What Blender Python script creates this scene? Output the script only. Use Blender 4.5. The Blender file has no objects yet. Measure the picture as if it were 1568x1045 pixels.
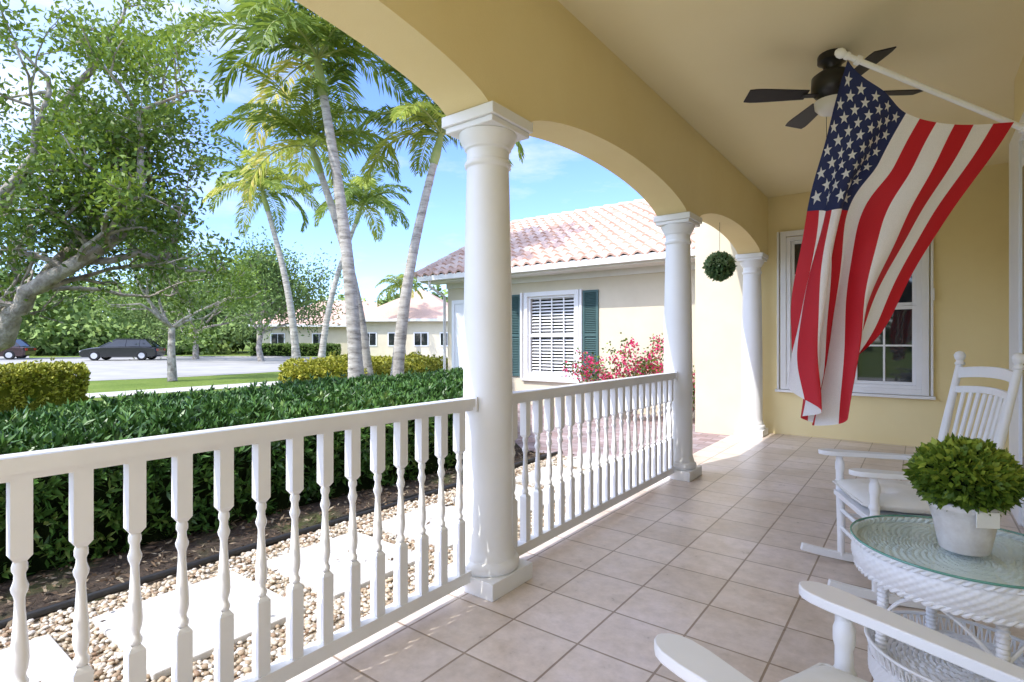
import bpy, math, random
import numpy as np
from mathutils import Vector, Matrix
random.seed(7); rng=np.random.default_rng(7)
S=bpy.context.scene
COL=S.collection
TH=math.radians(37)
FW=np.array([-math.sin(TH),math.cos(TH)]); RT=np.array([math.cos(TH),math.sin(TH)])
def pl(r,d,z=0.0):
    p=RT*r+FW*d
    return (float(p[0]),float(p[1]),z)

# ---------------- materials ----------------
def newmat(name):
    m=bpy.data.materials.new(name); m.use_nodes=True
    nt=m.node_tree; b=nt.nodes['Principled BSDF']
    return m,nt,b
def noise(nt,scale,detail=4,rough=.6,vec=None):
    n=nt.nodes.new('ShaderNodeTexNoise'); n.inputs['Scale'].default_value=scale
    n.inputs['Detail'].default_value=detail; n.inputs['Roughness'].default_value=rough
    if vec is not None: nt.links.new(vec,n.inputs['Vector'])
    return n
def objco(nt):
    return nt.nodes.new('ShaderNodeTexCoord').outputs['Object']
def ramp(nt,fac,stops):
    r=nt.nodes.new('ShaderNodeValToRGB'); nt.links.new(fac,r.inputs['Fac'])
    e=r.color_ramp.elements
    while len(e)<len(stops): e.new(.5)
    for i,(p,c) in enumerate(stops):
        e[i].position=p; e[i].color=(c[0],c[1],c[2],1)
    return r
def bump(nt,b,h,strength=.3,dist=.01):
    bp=nt.nodes.new('ShaderNodeBump'); bp.inputs['Strength'].default_value=strength
    bp.inputs['Distance'].default_value=dist
    nt.links.new(h,bp.inputs['Height']); nt.links.new(bp.outputs['Normal'],b.inputs['Normal'])
    return bp
def mat_noise(name,c1,c2,scale=3,rough=.7,bs=60,bstr=.15,bd=.004,spec=.3,lo=.3,hi=.7):
    m,nt,b=newmat(name); co=objco(nt)
    n=noise(nt,scale,5,.6,co); r=ramp(nt,n.outputs['Fac'],[(lo,c1),(hi,c2)])
    nt.links.new(r.outputs['Color'],b.inputs['Base Color'])
    b.inputs['Roughness'].default_value=rough
    b.inputs['Specular IOR Level'].default_value=spec
    if bstr>0:
        n2=noise(nt,bs,3,.6,co); bump(nt,b,n2.outputs['Fac'],bstr,bd)
    return m
def mat_leaf(name,stops,trans=.35,rough=.5):
    m,nt,b=newmat(name)
    a=nt.nodes.new('ShaderNodeAttribute'); a.attribute_name='tint'
    r=ramp(nt,a.outputs['Fac'],stops)
    nt.links.new(r.outputs['Color'],b.inputs['Base Color'])
    b.inputs['Roughness'].default_value=rough; b.inputs['Specular IOR Level'].default_value=.35
    if trans<=0: return m
    t=nt.nodes.new('ShaderNodeBsdfTranslucent')
    hs=nt.nodes.new('ShaderNodeHueSaturation'); hs.inputs['Value'].default_value=1.7; hs.inputs['Hue'].default_value=.485
    nt.links.new(r.outputs['Color'],hs.inputs['Color']); nt.links.new(hs.outputs['Color'],t.inputs['Color'])
    mx=nt.nodes.new('ShaderNodeMixShader'); mx.inputs['Fac'].default_value=trans
    nt.links.new(b.outputs[0],mx.inputs[1]); nt.links.new(t.outputs[0],mx.inputs[2])
    nt.links.new(mx.outputs[0],nt.nodes['Material Output'].inputs['Surface'])
    return m
def mat_tint(name,stops,rough=.7,bs=0,bstr=.2,bd=.005):
    m,nt,b=newmat(name)
    a=nt.nodes.new('ShaderNodeAttribute'); a.attribute_name='tint'
    r=ramp(nt,a.outputs['Fac'],stops)
    co=objco(nt); n=noise(nt,12,4,.6,co)
    mx=nt.nodes.new('ShaderNodeMixRGB'); mx.blend_type='MULTIPLY'; mx.inputs['Fac'].default_value=.5
    r2=ramp(nt,n.outputs['Fac'],[(.3,(.6,.6,.6)),(.65,(1.1,1.1,1.1))])
    nt.links.new(r.outputs['Color'],mx.inputs[1]); nt.links.new(r2.outputs['Color'],mx.inputs[2])
    nt.links.new(mx.outputs['Color'],b.inputs['Base Color']); b.inputs['Roughness'].default_value=rough
    if bs: 
        n2=noise(nt,bs,3,.6,co); bump(nt,b,n2.outputs['Fac'],bstr,bd)
    return m

M={}
M['yellow']=mat_noise('stucco_yellow',(.84,.70,.37),(.89,.76,.43),1.2,.85,140,.35,.004,.15)
M['ceil']=mat_noise('ceiling_paint',(.88,.78,.47),(.91,.81,.51),.8,.8,160,.2,.003,.15)
M['cream']=mat_noise('stucco_cream',(.64,.57,.43),(.71,.64,.49),1.5,.85,140,.35,.004,.15)
M['white']=mat_noise('white_paint',(.82,.82,.82),(.88,.88,.88),4,.35,25,.05,.003,.5)
M['colwhite']=mat_noise('column_paint',(.82,.82,.81),(.87,.87,.86),2,.4,30,.06,.003,.45)
M['plaswhite']=mat_noise('white_frame',(.80,.80,.80),(.86,.86,.86),3,.3,10,.0,.003,.5)
M['black']=mat_noise('black_metal',(.012,.012,.013),(.02,.02,.02),8,.35,10,0,.1,.5)
M['blade']=mat_noise('fan_blade_dark',(.012,.010,.010),(.022,.018,.016),8,.45,10,0,.1,.3)
M['teal']=mat_noise('shutter_teal',(.055,.11,.11),(.075,.135,.13),3,.5,20,.05,.002,.3)
M['bark']=mat_noise('bark_grey',(.20,.17,.14),(.54,.49,.42),7,.9,30,.8,.03,.1,.35,.65)
m,nt,b=newmat('palm_bark'); co=objco(nt)
mp=nt.nodes.new('ShaderNodeMapping'); mp.inputs['Scale'].default_value=(2,2,9); nt.links.new(co,mp.inputs['Vector'])
n1=noise(nt,1.4,6,.75,mp.outputs[0]); r=ramp(nt,n1.outputs['Fac'],[(.32,(.16,.14,.12)),(.48,(.44,.40,.35)),(.68,(.66,.62,.56))])
nt.links.new(r.outputs[0],b.inputs['Base Color']); b.inputs['Roughness'].default_value=.9; bump(nt,b,n1.outputs['Fac'],.8,.03); M['palmbark']=m
M['tube']=mat_noise('black_edging',(.02,.02,.02),(.035,.035,.035),8,.4,10,0,.1,.4)
M['cloth']=mat_noise('cushion_fabric',(.74,.73,.68),(.84,.82,.78),6,.9,200,.3,.002,.1)
M['pot']=mat_noise('whitewashed_pot',(.55,.50,.45),(.80,.78,.75),14,.85,60,.3,.004,.1)
M['globe']=mat_noise('frosted_glass',(.75,.73,.66),(.8,.78,.72),3,.3,10,0,.1,.5)
M['road']=mat_noise('road_pale',(.32,.31,.29),(.42,.41,.38),.6,.9,80,.3,.01,.1)
M['walk']=mat_noise('sidewalk_concrete',(.46,.44,.40),(.56,.54,.49),1.5,.9,80,.3,.01,.1)
M['kerb']=mat_noise('kerb_concrete',(.36,.35,.33),(.45,.43,.41),1.5,.9,80,.3,.01,.1)
M['darkfill']=mat_noise('hedge_core',(.006,.012,.004),(.016,.024,.008),6,1,20,.5,.05,0)  # near-black filler: shade between the leaves, put into the colour
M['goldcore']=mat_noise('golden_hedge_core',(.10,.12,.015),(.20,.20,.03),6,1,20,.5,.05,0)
M['purlin']=mat_noise('fascia_white',(.72,.71,.68),(.8,.79,.76),3,.5,20,0,.1,.3)
M['topweave']=mat_noise('wicker_paint',(.74,.74,.73),(.84,.84,.83),5,.5,70,.6,.004,.3)

m,nt,b=newmat('dark_window_glass'); b.inputs['Base Color'].default_value=(.02,.024,.026,1); b.inputs['Roughness'].default_value=.03; b.inputs['Specular IOR Level'].default_value=.8
n=noise(nt,1.5,2,.5,objco(nt)); bump(nt,b,n.outputs['Fac'],.05,.02); M['glass']=m
m,nt,b=newmat('table_glass')
tr=nt.nodes.new('ShaderNodeBsdfTransparent'); gl=nt.nodes.new('ShaderNodeBsdfGlossy'); gl.inputs['Roughness'].default_value=.02
n=noise(nt,4,2,.5,objco(nt)); r=ramp(nt,n.outputs['Fac'],[(.3,(.86,.94,.91)),(.7,(.90,.96,.94))]); nt.links.new(r.outputs['Color'],tr.inputs['Color'])
lw=nt.nodes.new('ShaderNodeLayerWeight'); lw.inputs['Blend'].default_value=.25
fm=nt.nodes.new('ShaderNodeMath'); fm.operation='MULTIPLY_ADD'; fm.inputs[1].default_value=.30; fm.inputs[2].default_value=.03
nt.links.new(lw.outputs['Facing'],fm.inputs[0])
mx=nt.nodes.new('ShaderNodeMixShader'); nt.links.new(fm.outputs[0],mx.inputs[0]); nt.links.new(tr.outputs[0],mx.inputs[1]); nt.links.new(gl.outputs[0],mx.inputs[2])
nt.links.new(mx.outputs[0],nt.nodes['Material Output'].inputs['Surface']); M['tglass']=m
M['gedge']=mat_noise('glass_edge',(.10,.30,.24),(.16,.38,.30),6,.1,10,0,.1,.6)
# tile
m,nt,b=newmat('floor_tile'); co=objco(nt)
br=nt.nodes.new('ShaderNodeTexBrick'); br.offset=0; br.squash=1
mp=nt.nodes.new('ShaderNodeMapping'); mp.inputs['Location'].default_value=(.14,.03,0)
nt.links.new(co,mp.inputs['Vector']); nt.links.new(mp.outputs[0],br.inputs['Vector'])
br.inputs['Scale'].default_value=1; br.inputs['Brick Width'].default_value=.33; br.inputs['Row Height'].default_value=.33
br.inputs['Mortar Size'].default_value=.0055; br.inputs['Mortar Smooth'].default_value=.3
br.inputs['Color1'].default_value=(.66,.59,.53,1); br.inputs['Color2'].default_value=(.80,.73,.68,1); br.inputs['Mortar'].default_value=(.36,.29,.22,1)
n1=noise(nt,1.6,6,.65,co); r1=ramp(nt,n1.outputs['Fac'],[(.3,(.84,.76,.66)),(.5,(.96,.92,.88)),(.7,(1.05,1.03,1.08))])
n3=noise(nt,14,6,.7,co); r3=ramp(nt,n3.outputs['Fac'],[(.3,(.80,.78,.75)),(.7,(1.06,1.05,1.05))])
mx=nt.nodes.new('ShaderNodeMixRGB'); mx.blend_type='MULTIPLY'; mx.inputs['Fac'].default_value=1
nt.links.new(br.outputs['Color'],mx.inputs[1]); nt.links.new(r1.outputs['Color'],mx.inputs[2])
mx2=nt.nodes.new('ShaderNodeMixRGB'); mx2.blend_type='MULTIPLY'; mx2.inputs['Fac'].default_value=1
nt.links.new(mx.outputs[0],mx2.inputs[1]); nt.links.new(r3.outputs['Color'],mx2.inputs[2])
nt.links.new(mx2.outputs[0],b.inputs['Base Color'])
rr_=ramp(nt,n3.outputs['Fac'],[(.3,(.26,.26,.26)),(.7,(.42,.42,.42))]); nt.links.new(rr_.outputs[0],b.inputs['Roughness']); b.inputs['Specular IOR Level'].default_value=.45
inv=nt.nodes.new('ShaderNodeMath'); inv.operation='MULTIPLY_ADD'; inv.inputs[1].default_value=-1; inv.inputs[2].default_value=1
nt.links.new(br.outputs['Fac'],inv.inputs[0])
ad=nt.nodes.new('ShaderNodeMath'); ad.operation='MULTIPLY_ADD'; ad.inputs[1].default_value=.25
nt.links.new(n3.outputs['Fac'],ad.inputs[0]); nt.links.new(inv.outputs[0],ad.inputs[2])
bump(nt,b,ad.outputs[0],.5,.004); M['tile']=m
# pavers
m,nt,b=newmat('brick_pavers'); co=objco(nt)
br=nt.nodes.new('ShaderNodeTexBrick'); nt.links.new(co,br.inputs['Vector'])
br.inputs['Scale'].default_value=1; br.inputs['Brick Width'].default_value=.24; br.inputs['Row Height'].default_value=.15
br.inputs['Mortar Size'].default_value=.006
br.inputs['Color1'].default_value=(.32,.23,.22,1); br.inputs['Color2'].default_value=(.46,.40,.41,1); br.inputs['Mortar'].default_value=(.18,.15,.13,1)
n1=noise(nt,3,5,.6,co); r1=ramp(nt,n1.outputs['Fac'],[(.3,(.7,.7,.72)),(.7,(1.15,1.1,1.1))])
mx=nt.nodes.new('ShaderNodeMixRGB'); mx.blend_type='MULTIPLY'; mx.inputs['Fac'].default_value=1
nt.links.new(br.outputs['Color'],mx.inputs[1]); nt.links.new(r1.outputs['Color'],mx.inputs[2]); nt.links.new(mx.outputs[0],b.inputs['Base Color'])
b.inputs['Roughness'].default_value=.8; M['paver']=m
# stone slab
m,nt,b=newmat('coral_slab'); co=objco(nt)
n1=noise(nt,3,6,.6,co); r1=ramp(nt,n1.outputs['Fac'],[(.3,(.50,.48,.44)),(.7,(.64,.63,.59))])
v=nt.nodes.new('ShaderNodeTexVoronoi'); v.inputs['Scale'].default_value=45; nt.links.new(co,v.inputs['Vector'])
r2=ramp(nt,v.outputs['Distance'],[(.06,(.50,.47,.42)),(.16,(1,1,1))])
mx=nt.nodes.new('ShaderNodeMixRGB'); mx.blend_type='MULTIPLY'; mx.inputs['Fac'].default_value=.8
nt.links.new(r1.outputs['Color'],mx.inputs[1]); nt.links.new(r2.outputs['Color'],mx.inputs[2]); nt.links.new(mx.outputs[0],b.inputs['Base Color'])
bump(nt,b,v.outputs['Distance'],.2,.005); b.inputs['Roughness'].default_value=.9; M['slab']=m
# lawn
m,nt,b=newmat('lawn'); co=objco(nt)
n1=noise(nt,.35,6,.65,co); r1=ramp(nt,n1.outputs['Fac'],[(.3,(.12,.19,.035)),(.55,(.19,.26,.055)),(.75,(.29,.30,.09))])
n2=noise(nt,25,4,.7,co); r2=ramp(nt,n2.outputs['Fac'],[(.3,(.6,.6,.6)),(.7,(1.25,1.25,1.2))])
mx=nt.nodes.new('ShaderNodeMixRGB'); mx.blend_type='MULTIPLY'; mx.inputs['Fac'].default_value=1
nt.links.new(r1.outputs['Color'],mx.inputs[1]); nt.links.new(r2.outputs['Color'],mx.inputs[2]); nt.links.new(mx.outputs[0],b.inputs['Base Color'])
bump(nt,b,n2.outputs['Fac'],.8,.05); b.inputs['Roughness'].default_value=.95; b.inputs['Specular IOR Level'].default_value=.1; M['lawn']=m
# mulch
m,nt,b=newmat('mulch'); co=objco(nt)
n1=noise(nt,35,5,.7,co); r1=ramp(nt,n1.outputs['Fac'],[(.3,(.022,.016,.012)),(.6,(.085,.06,.042)),(.75,(.19,.145,.10))])
n2=noise(nt,1.8,3,.5,co); r2=ramp(nt,n2.outputs['Fac'],[(.55,(0,0,0)),(.68,(1,1,1))])
mx=nt.nodes.new('ShaderNodeMixRGB'); mx.inputs[2].default_value=(.09,.13,.02,1)
sc=nt.nodes.new('ShaderNodeMath'); sc.operation='MULTIPLY'; sc.inputs[1].default_value=.6
nt.links.new(r2.outputs['Color'],sc.inputs[0]); nt.links.new(sc.outputs[0],mx.inputs['Fac'])
nt.links.new(r1.outputs['Color'],mx.inputs[1]); nt.links.new(mx.outputs[0],b.inputs['Base Color'])
bump(nt,b,n1.outputs['Fac'],1,.03); b.inputs['Roughness'].default_value=.95; M['mulch']=m
M['gravelbed']=mat_noise('gravel_bed',(.34,.28,.20),(.52,.45,.35),60,.9,60,.6,.01,.1)
M['pebble']=mat_tint('pebbles',[(0,(.28,.18,.11)),(.35,(.50,.40,.27)),(.7,(.66,.59,.48)),(1,(.78,.74,.67))],.7)
M['rooftile']=mat_tint('clay_roof_tile',[(0,(.40,.22,.16)),(.3,(.60,.40,.31)),(.65,(.72,.54,.45)),(1,(.80,.67,.58))],.85,40,.3,.01)
M['hedge']=mat_leaf('hedge_leaf',[(0,(.016,.042,.010)),(.45,(.050,.125,.024)),(.85,(.12,.23,.045)),(1,(.26,.35,.10))],0,.38)
M['gold']=mat_leaf('golden_hedge_leaf',[(0,(.20,.24,.03)),(.5,(.40,.40,.05)),(1,(.60,.55,.10))],0)
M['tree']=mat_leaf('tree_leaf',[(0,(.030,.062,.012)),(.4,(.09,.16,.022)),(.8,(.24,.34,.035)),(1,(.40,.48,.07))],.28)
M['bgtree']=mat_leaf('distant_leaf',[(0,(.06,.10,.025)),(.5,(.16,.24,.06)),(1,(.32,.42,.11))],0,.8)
M['palm']=mat_leaf('palm_frond',[(0,(.07,.13,.02)),(.5,(.20,.28,.04)),(.85,(.40,.45,.08)),(1,(.62,.56,.18))],.35)
M['shaft']=mat_noise('palm_crownshaft',(.22,.30,.07),(.42,.44,.16),3,.5,20,.1,.01,.4)
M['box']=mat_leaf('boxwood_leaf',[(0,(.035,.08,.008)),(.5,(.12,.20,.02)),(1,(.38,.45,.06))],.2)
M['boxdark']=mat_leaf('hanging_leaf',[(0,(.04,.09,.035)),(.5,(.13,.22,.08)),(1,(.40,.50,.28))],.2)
M['boug']=mat_leaf('bougainvillea_bract',[(0,(.50,.02,.09)),(1,(.80,.07,.22))],.3)
M['litter']=mat_tint('leaf_litter',[(0,(.06,.04,.03)),(.6,(.18,.12,.07)),(1,(.40,.34,.24))],.9)
def fabric(name,c):
    m,nt,b=newmat(name); co=objco(nt)
    n=noise(nt,300,2,.5,co); r=ramp(nt,n.outputs['Fac'],[(.3,tuple(x*.9 for x in c)),(.7,c)])
    nt.links.new(r.outputs['Color'],b.inputs['Base Color']); b.inputs['Roughness'].default_value=.6
    t=nt.nodes.new('ShaderNodeBsdfTranslucent'); nt.links.new(r.outputs['Color'],t.inputs['Color'])
    mx=nt.nodes.new('ShaderNodeMixShader'); mx.inputs['Fac'].default_value=.35
    nt.links.new(b.outputs[0],mx.inputs[1]); nt.links.new(t.outputs[0],mx.inputs[2])
    nt.links.new(mx.outputs[0],nt.nodes['Material Output'].inputs['Surface']); return m
M['fred']=fabric('flag_red',(.60,.012,.025)); M['fwhite']=fabric('flag_white',(.93,.92,.91)); M['fblue']=fabric('flag_blue',(.018,.03,.12))
M['star']=fabric('flag_star',(.92,.92,.92))
M['carblack']=mat_noise('car_paint_dark',(.01,.01,.012),(.014,.014,.016),3,.15,10,0,.1,.8)
M['cargrey']=mat_noise('car_paint_dark_red',(.035,.012,.012),(.045,.016,.016),3,.2,10,0,.1,.8)
M['tyre']=mat_noise('tyre_rubber',(.015,.015,.015),(.03,.03,.03),8,.8,10,0,.1,.3)
M['chrome']=mat_noise('wheel_alloy',(.5,.5,.5),(.6,.6,.6),8,.3,10,0,.1,.6)
M['redlamp']=mat_noise('tail_lamp',(.4,.01,.01),(.5,.02,.02),8,.3,10,0,.1,.6)

# ---------------- mesh builder ----------------
class MB:
    def __init__(s): s.v=[]; s.f=[]; s.m=[]; s.sm=[]; s.mats=[]; s.tint=[]
    def mi(s,k):
        if k not in s.mats: s.mats.append(k)
        return s.mats.index(k)
    def add(s,vs,fs,k,smooth=False,t=.5):
        o=len(s.v); s.v.extend([tuple(map(float,x)) for x in vs]); i=s.mi(k)
        for f in fs:
            s.f.append(tuple(int(x)+o for x in f)); s.m.append(i); s.sm.append(smooth); s.tint.append(t)
    def box(s,a,b_,k,mtx=None):
        x0,y0,z0=a; x1,y1,z1=b_
        vs=[(x0,y0,z0),(x1,y0,z0),(x1,y1,z0),(x0,y1,z0),(x0,y0,z1),(x1,y0,z1),(x1,y1,z1),(x0,y1,z1)]
        if mtx is not None: vs=[tuple(mtx@Vector(v)) for v in vs]
        s.add(vs,[(0,3,2,1),(4,5,6,7),(0,1,5,4),(1,2,6,5),(2,3,7,6),(3,0,4,7)],k)
    def beam(s,p0,p1,w,h,k,up=(0,0,1)):
        p0=Vector(p0);p1=Vector(p1); d=(p1-p0).normalized(); u=Vector(up); sd=d.cross(u).normalized(); u=sd.cross(d)
        vs=[]
        for p in (p0,p1):
            for a,b_ in ((-1,-1),(1,-1),(1,1),(-1,1)): vs.append(p+sd*(a*w/2)+u*(b_*h/2))
        s.add(vs,[(0,1,2,3),(7,6,5,4),(0,4,5,1),(1,5,6,2),(2,6,7,3),(3,7,4,0)],k)
    def tube(s,pts,rad,k,seg=8,caps=True,t=.5):
        pts=[Vector(p) for p in pts]; n=len(pts)
        if not hasattr(rad,'__len__'): rad=[rad]*n
        vs=[]; ref=Vector((0,0,1))
        d0=(pts[1]-pts[0]).normalized()
        if abs(d0.z)>.9: ref=Vector((1,0,0))
        for i,p in enumerate(pts):
            d=(pts[min(i+1,n-1)]-pts[max(i-1,0)]).normalized()
            a=d.cross(ref)
            if a.length<1e-4: a=d.orthogonal()
            a.normalize(); b_=d.cross(a); ref=a.cross(d)*1.0
            for j in range(seg):
                an=2*math.pi*j/seg; vs.append(p+(a*math.cos(an)+b_*math.sin(an))*rad[i])
        fs=[]
        for i in range(n-1):
            for j in range(seg):
                fs.append((i*seg+j,i*seg+(j+1)%seg,(i+1)*seg+(j+1)%seg,(i+1)*seg+j))
        if caps: fs.append(tuple(range(seg))[::-1]); fs.append(tuple(range((n-1)*seg,n*seg)))
        s.add(vs,fs,k,True,t)
    def lathe(s,prof,c,k,seg=24,mtx=None):
        vs=[]
        for z,r in prof:
            for j in range(seg):
                an=2*math.pi*j/seg; v=Vector((r*math.cos(an),r*math.sin(an),z))
                if mtx is not None: v=mtx@v
                vs.append(v+Vector(c))
        fs=[]
        for i in range(len(prof)-1):
            for j in range(seg):
                fs.append((i*seg+j,i*seg+(j+1)%seg,(i+1)*seg+(j+1)%seg,(i+1)*seg+j))
        n=len(prof); fs.append(tuple(range(seg))[::-1]); fs.append(tuple(range((n-1)*seg,n*seg)))
        s.add(vs,fs,k,True)
    def obj(s,name,parent=None,bevel=0,loc=None,rotz=0,usetint=False):
        me=bpy.data.meshes.new(name); me.from_pydata(s.v,[],s.f)
        for k in s.mats: me.materials.append(M[k])
        me.polygons.foreach_set('material_index',s.m); me.polygons.foreach_set('use_smooth',s.sm)
        if usetint:
            a=me.attributes.new('tint','FLOAT','FACE'); a.data.foreach_set('value',s.tint)
        me.update()
        if any(s.sm): me.set_sharp_from_angle(angle=math.radians(50))
        o=bpy.data.objects.new(name,me); COL.objects.link(o)
        if bevel:
            bm=o.modifiers.new('bevel','BEVEL'); bm.width=bevel; bm.segments=2; bm.limit_method='ANGLE'; bm.angle_limit=math.radians(50)
        if loc: o.location=loc
        o.rotation_euler[2]=rotz
        if parent: o.parent=parent
        return o
def empty(name,loc=(0,0,0),rotz=0):
    o=bpy.data.objects.new(name,None); COL.objects.link(o); o.location=loc; o.rotation_euler[2]=rotz; o.empty_display_size=.2; return o
def norm(a): return a/np.maximum(np.linalg.norm(a,axis=1,keepdims=True),1e-6)
def rdir(n): return norm(rng.normal(size=(n,3)))
def leaves(name,C,D,L,W,mat,tint,parent=None,fold=.0):
    n=len(C); C=np.asarray(C); D=norm(np.asarray(D))
    B=norm(np.cross(D,rdir(n)))
    L=np.broadcast_to(np.asarray(L,float).reshape(-1,1),(n,1)); W=np.broadcast_to(np.asarray(W,float).reshape(-1,1),(n,1))
    V=np.stack([C,C+D*L*.45+B*W*.5,C+D*L,C+D*L*.45-B*W*.5],1).reshape(-1,3)
    F=np.arange(n*4).reshape(n,4)
    me=bpy.data.meshes.new(name); me.from_pydata(V.tolist(),[],F.tolist()); me.materials.append(M[mat])
    a=me.attributes.new('tint','FLOAT','FACE'); a.data.foreach_set('value',np.clip(np.broadcast_to(tint,(n,)),0,1).astype(np.float32).copy())
    me.update()
    o=bpy.data.objects.new(name,me); COL.objects.link(o)
    if parent: o.parent=parent
    return o

# ---------------- world, sun, camera ----------------
el=math.radians(50); sx,sy=-.26,-.965; q=math.hypot(sx,sy); sx/=q; sy/=q
sv=Vector((sx*math.cos(el),sy*math.cos(el),math.sin(el)))
W=bpy.data.worlds.new("World"); S.world=W; W.use_nodes=True; nt=W.node_tree
bg=nt.nodes['Background']; sky=nt.nodes.new('ShaderNodeTexSky'); sky.sky_type='NISHITA'; sky.sun_disc=False
sky.sun_elevation=el; sky.sun_rotation=math.atan2(sx,sy); sky.air_density=1.0; sky.dust_density=.5; sky.ozone_density=2.5
gain=nt.nodes.new('ShaderNodeMixRGB'); gain.blend_type='MULTIPLY'; gain.inputs['Fac'].default_value=1; gain.inputs[2].default_value=(1.75,2.0,2.75,1)
nt.links.new(sky.outputs[0],gain.inputs[1])
tc=nt.nodes.new('ShaderNodeTexCoord'); mp=nt.nodes.new('ShaderNodeMapping'); mp.inputs['Scale'].default_value=(1.2,1.2,4.5); mp.inputs['Rotation'].default_value=(0,.25,.6)
nt.links.new(tc.outputs['Generated'],mp.inputs['Vector'])
cn=noise(nt,1.9,9,.62,mp.outputs[0]); cr=ramp(nt,cn.outputs['Fac'],[(.49,(0,0,0)),(.74,(1,1,1))])
cm=nt.nodes.new('ShaderNodeMixRGB'); cm.inputs[2].default_value=(8.5,8.6,8.8,1)
cs=nt.nodes.new('ShaderNodeMath'); cs.operation='MULTIPLY'; cs.inputs[1].default_value=.75
nt.links.new(cr.outputs['Color'],cs.inputs[0]); nt.links.new(cs.outputs[0],cm.inputs['Fac'])
nt.links.new(gain.outputs[0],cm.inputs[1])
# glow added to the sky around the sun, to brighten the porch
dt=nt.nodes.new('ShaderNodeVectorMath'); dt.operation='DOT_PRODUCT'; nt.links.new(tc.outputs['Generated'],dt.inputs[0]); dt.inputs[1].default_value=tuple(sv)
glow_ramp=ramp(nt,dt.outputs['Value'],[(.15,(0,0,0)),(.75,(7,6.8,6.3)),(1,(14,13.5,12.5))])
glow=nt.nodes.new('ShaderNodeMixRGB'); glow.blend_type='ADD'; glow.inputs['Fac'].default_value=1
nt.links.new(cm.outputs[0],glow.inputs[1]); nt.links.new(glow_ramp.outputs['Color'],glow.inputs[2])
nt.links.new(glow.outputs[0],bg.inputs['Color']); bg.inputs['Strength'].default_value=.15
sl=bpy.data.lights.new('sun','SUN'); sl.energy=4.8; sl.angle=math.radians(.5); sl.color=(1,.955,.89)
so=bpy.data.objects.new('sun',sl); COL.objects.link(so); so.rotation_euler=sv.to_track_quat('Z','Y').to_euler(); so.location=(0,0,20)
cd=bpy.data.cameras.new('camera'); co_=bpy.data.objects.new('camera',cd); COL.objects.link(co_); S.camera=co_
co_.location=(0,0,1.25); co_.rotation_euler=(math.radians(90),0,TH); cd.lens=19.06; cd.sensor_width=36; cd.clip_start=.05; cd.clip_end=2000
S.view_settings.view_transform='Standard'; S.view_settings.look='None'; S.view_settings.exposure=0

G=-.1
# ---------------- ground ----------------
def sheet(name,poly,z,k):
    b=MB(); b.add([(x,y,z) for x,y in poly],[tuple(range(len(poly)))],k); return b.obj(name)
sheet('ground',[(-700,-700),(700,-700),(700,700),(-700,700)],G,'lawn')
sheet('garden_bed',[(-8.2,-3.6),(-2.0,-3.6),(-2.0,5.5),(-3.7,5.5),(-7.9,9.3),(-8.2,9.3)],G+.004,'mulch')
sheet('gravel_path',[(-3.4,-3.6),(-2.0,-3.6),(-2.0,5.4),(-3.4,5.4)],G+.008,'gravelbed')
sheet('paver_walkway',[(-3.9,5.4),(-2.0,5.4),(-2.0,9.34),(-7.6,9.34),(-7.6,8.8)],G+.012,'paver')
sheet('bounce_patio',[(-2.0,-8),(6,-8),(6,-2.15),(-2.0,-2.15)],G+.016,'walk')  # unseen slab added behind the camera to bounce sun into the porch
c=(-37,9)
cul=[(c[0]+15*math.cos(a),c[1]+15*math.sin(a)) for a in np.linspace(0,2*math.pi,60,endpoint=False)]
sheet('cul_de_sac_road',cul,G+.008,'road')
sheet('road',[(-30.5,9),(-22.5,9),(-24,20),(-28,33),(-45,80),(-56,80),(-37,33),(-31,20)],G+.012,'road')
sheet('driveway_road',[(-50,4),(-50,10),(-80,16),(-80,6)],G+.012,'road')
sheet('sidewalk',[(-17.2,-20),(-15.8,-20),(-15.6,3),(-15.8,10),(-17,20),(-21,33),(-38,80),(-40,80),(-22.6,33),(-18.4,20),(-17.2,10),(-17,3)],G+.008,'walk')
kb=MB()
A=np.linspace(math.radians(30),math.radians(330),70)
for i in range(len(A)-1):
    p=[(c[0]+15.1*math.cos(t),c[1]+15.1*math.sin(t),G+.06) for t in (A[i],A[i+1])]
    kb.beam(p[0],p[1],.22,.12,'kerb')
kb.obj('kerb')

# pebbles
t=(1+5**.5)/2
ico=norm(np.array([(-1,t,0),(1,t,0),(-1,-t,0),(1,-t,0),(0,-1,t),(0,1,t),(0,-1,-t),(0,1,-t),(t,0,-1),(t,0,1),(-t,0,-1),(-t,0,1)],float))
icf=np.array([(0,11,5),(0,5,1),(0,1,7),(0,7,10),(0,10,11),(1,5,9),(5,11,4),(11,10,2),(10,7,6),(7,1,8),(3,9,4),(3,4,2),(3,2,6),(3,6,8),(3,8,9),(4,9,5),(2,4,11),(6,2,10),(8,6,7),(9,8,1)])
pads=[(-3.12,.03+.82*i,-2.40,.69+.82*i) for i in range(-4,7)]
P=[]
while len(P)<12000:
    x=rng.uniform(-3.37,-2.03); y=rng.uniform(-1.5,5.35)
    if y<0 and rng.random()<.7: continue
    if y>3 and rng.random()<.3: continue
    if any(a-.0<x<c2 and b_<y<d2 for a,b_,c2,d2 in pads): continue
    P.append((x,y))
P=np.array(P); n=len(P); r=rng.uniform(.007,.0155,n)
V=ico[None]*r[:,None,None]*np.stack([rng.uniform(.8,1.6,n),rng.uniform(.8,1.3,n),rng.uniform(.5,.8,n)],1)[:,None,:]
V=V+np.stack([P[:,0],P[:,1],G+.008+r*.4+rng.uniform(0,.014,n)],1)[:,None,:]
F=(icf[None]+12*np.arange(n)[:,None,None]).reshape(-1,3)
me=bpy.data.meshes.new('gravel'); me.from_pydata(V.reshape(-1,3).tolist(),[],F.tolist()); me.materials.append(M['pebble'])
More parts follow.
